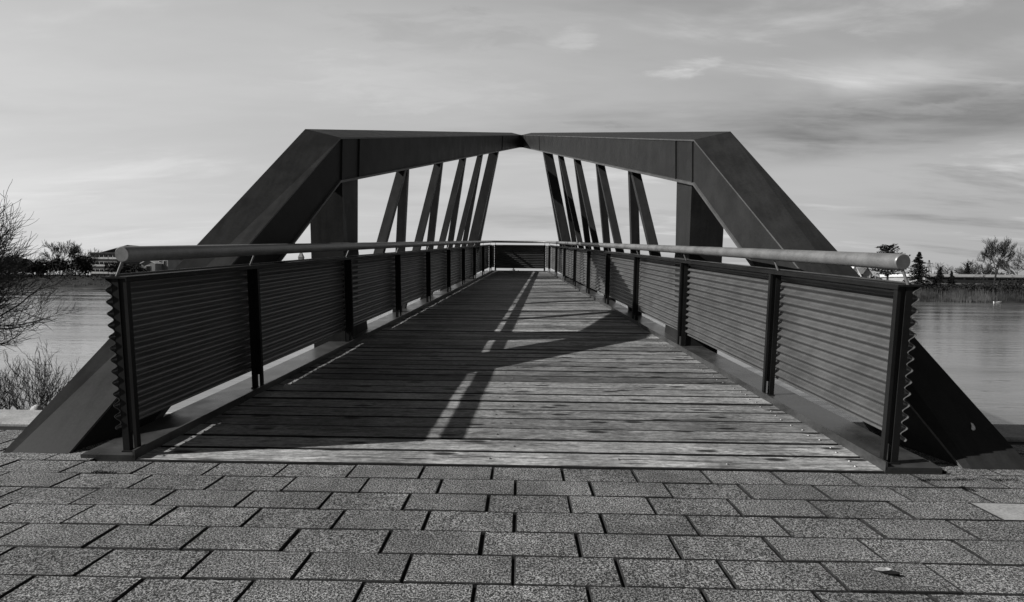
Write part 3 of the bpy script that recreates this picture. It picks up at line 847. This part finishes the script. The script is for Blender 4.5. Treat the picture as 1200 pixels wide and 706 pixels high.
c2 = wr(wnoise(1.5, (.5, 1.6, 1), 7, .62, (7.7, 2.2, 0), -.2, .6), .52, .74, 0., 1.)       # bright wisps
c3 = wr(wnoise(.9, (.45, 1.5, 1), 6, .6, (1.3, 9.1, 0), .1, .3), .50, .72, 0., 1.)         # darker bands
side = wr(sx.outputs[0], -.35, .75, 0., 1.)                                               # clear/hazy left, cloudier right
red = sep.outputs[0]
SKY_K = .58
shape = wm('MULTIPLY', wr(sx.outputs[2], .40, .75, 1., .10), wr(sx.outputs[1], -.55, .25, .16, 1.))
base = wm('MULTIPLY', wm('POWER', wm('MULTIPLY', red, .34), .35), wm('MULTIPLY', shape, SKY_K))
v = wm('ADD', base, wm('MULTIPLY', c1, .10))
v = wm('ADD', v, wm('MULTIPLY', wm('MULTIPLY', c2, wm('MULTIPLY_ADD', side, .75, .25)), .26))
v = wm('MULTIPLY', v, wm('MULTIPLY_ADD', side, -.30, 1.))
v = wm('MULTIPLY', v, wm('SUBTRACT', 1., wm('MULTIPLY', wm('MULTIPLY', c3, wm('MULTIPLY_ADD', side, .85, .15)), .50)))
# a darker bank and brighter streaks low in the right half, and a few loose wisps
nz = wnoise(1.1, (.8, 1.5, 1), 6, .62, (5.3, 4.1, 0), .05, .5)
nzr = wr(nz, .36, .62, .0, 1.); X_, Z_ = sx.outputs[0], sx.outputs[2]
bank = wm('MULTIPLY', wm('MULTIPLY', wr(Z_, .17, .215, 0., 1.), wr(Z_, .235, .285, 1., 0.)), wr(X_, .26, .46, 0., 1.))
v = wm('MULTIPLY', v, wm('SUBTRACT', 1., wm('MULTIPLY', bank, wm('MULTIPLY_ADD', nzr, .30, .12))))
lightb = wm('MULTIPLY', wm('MULTIPLY', wr(Z_, .265, .29, 0., 1.), wr(Z_, .30, .345, 1., 0.)), wr(X_, .36, .50, 0., 1.))
v = wm('ADD', v, wm('MULTIPLY', lightb, wm('MULTIPLY', nzr, .16)))
nz2 = wnoise(9., (.55, 1.2, 1), 5, .65, (2.2, 6.1, 0), .2, .4)
def puff(px, py, wx, wz, amp):
    global v
    d_ = (fwd + cr * ((px - 600) / F) - cu * ((py - 353) / F)).normalized()
    ex = wm('DIVIDE', wm('SUBTRACT', X_, d_.x), wx); ez = wm('DIVIDE', wm('SUBTRACT', wm('ADD', Z_, wm('MULTIPLY', wm('SUBTRACT', nz, .5), .05)), d_.z), wz)
    r2 = wm('ADD', wm('ADD', wm('MULTIPLY', ex, ex), wm('MULTIPLY', ez, ez)), wm('MULTIPLY', wm('SUBTRACT', nz2, .44), 4.2))
    r2 = wm('MAXIMUM', r2, 0.)
    v = wm('ADD', v, wm('MULTIPLY', wr(r2, 0., 1.3, amp, 0.), wm('MULTIPLY_ADD', nzr, .8, .3)))
puff(672, 48, .045, .020, .15); puff(790, 87, .05, .012, .16); puff(812, 74, .05, .011, .11); puff(1085, 120, .16, .022, .07)
puff(1070, 14, .08, .03, .10); puff(480, 100, .22, .05, .05); puff(690, 148, .06, .010, -.07); puff(520, 40, .2, .04, -.05); puff(1090, 112, .06, .014, -.10)
cc = wn('ShaderNodeCombineColor')
for i in range(3): lk(v, cc.inputs[i])
bg = wn('ShaderNodeBackground'); lk(cc.outputs[0], bg.inputs[0]); bg.inputs[1].default_value = 1.0
wo = wn('ShaderNodeOutputWorld'); lk(bg.outputs[0], wo.inputs[0])

scene.view_settings.view_transform = 'Standard'; scene.view_settings.look = 'None'; scene.view_settings.exposure = 0
scene.cycles.max_bounces = 6
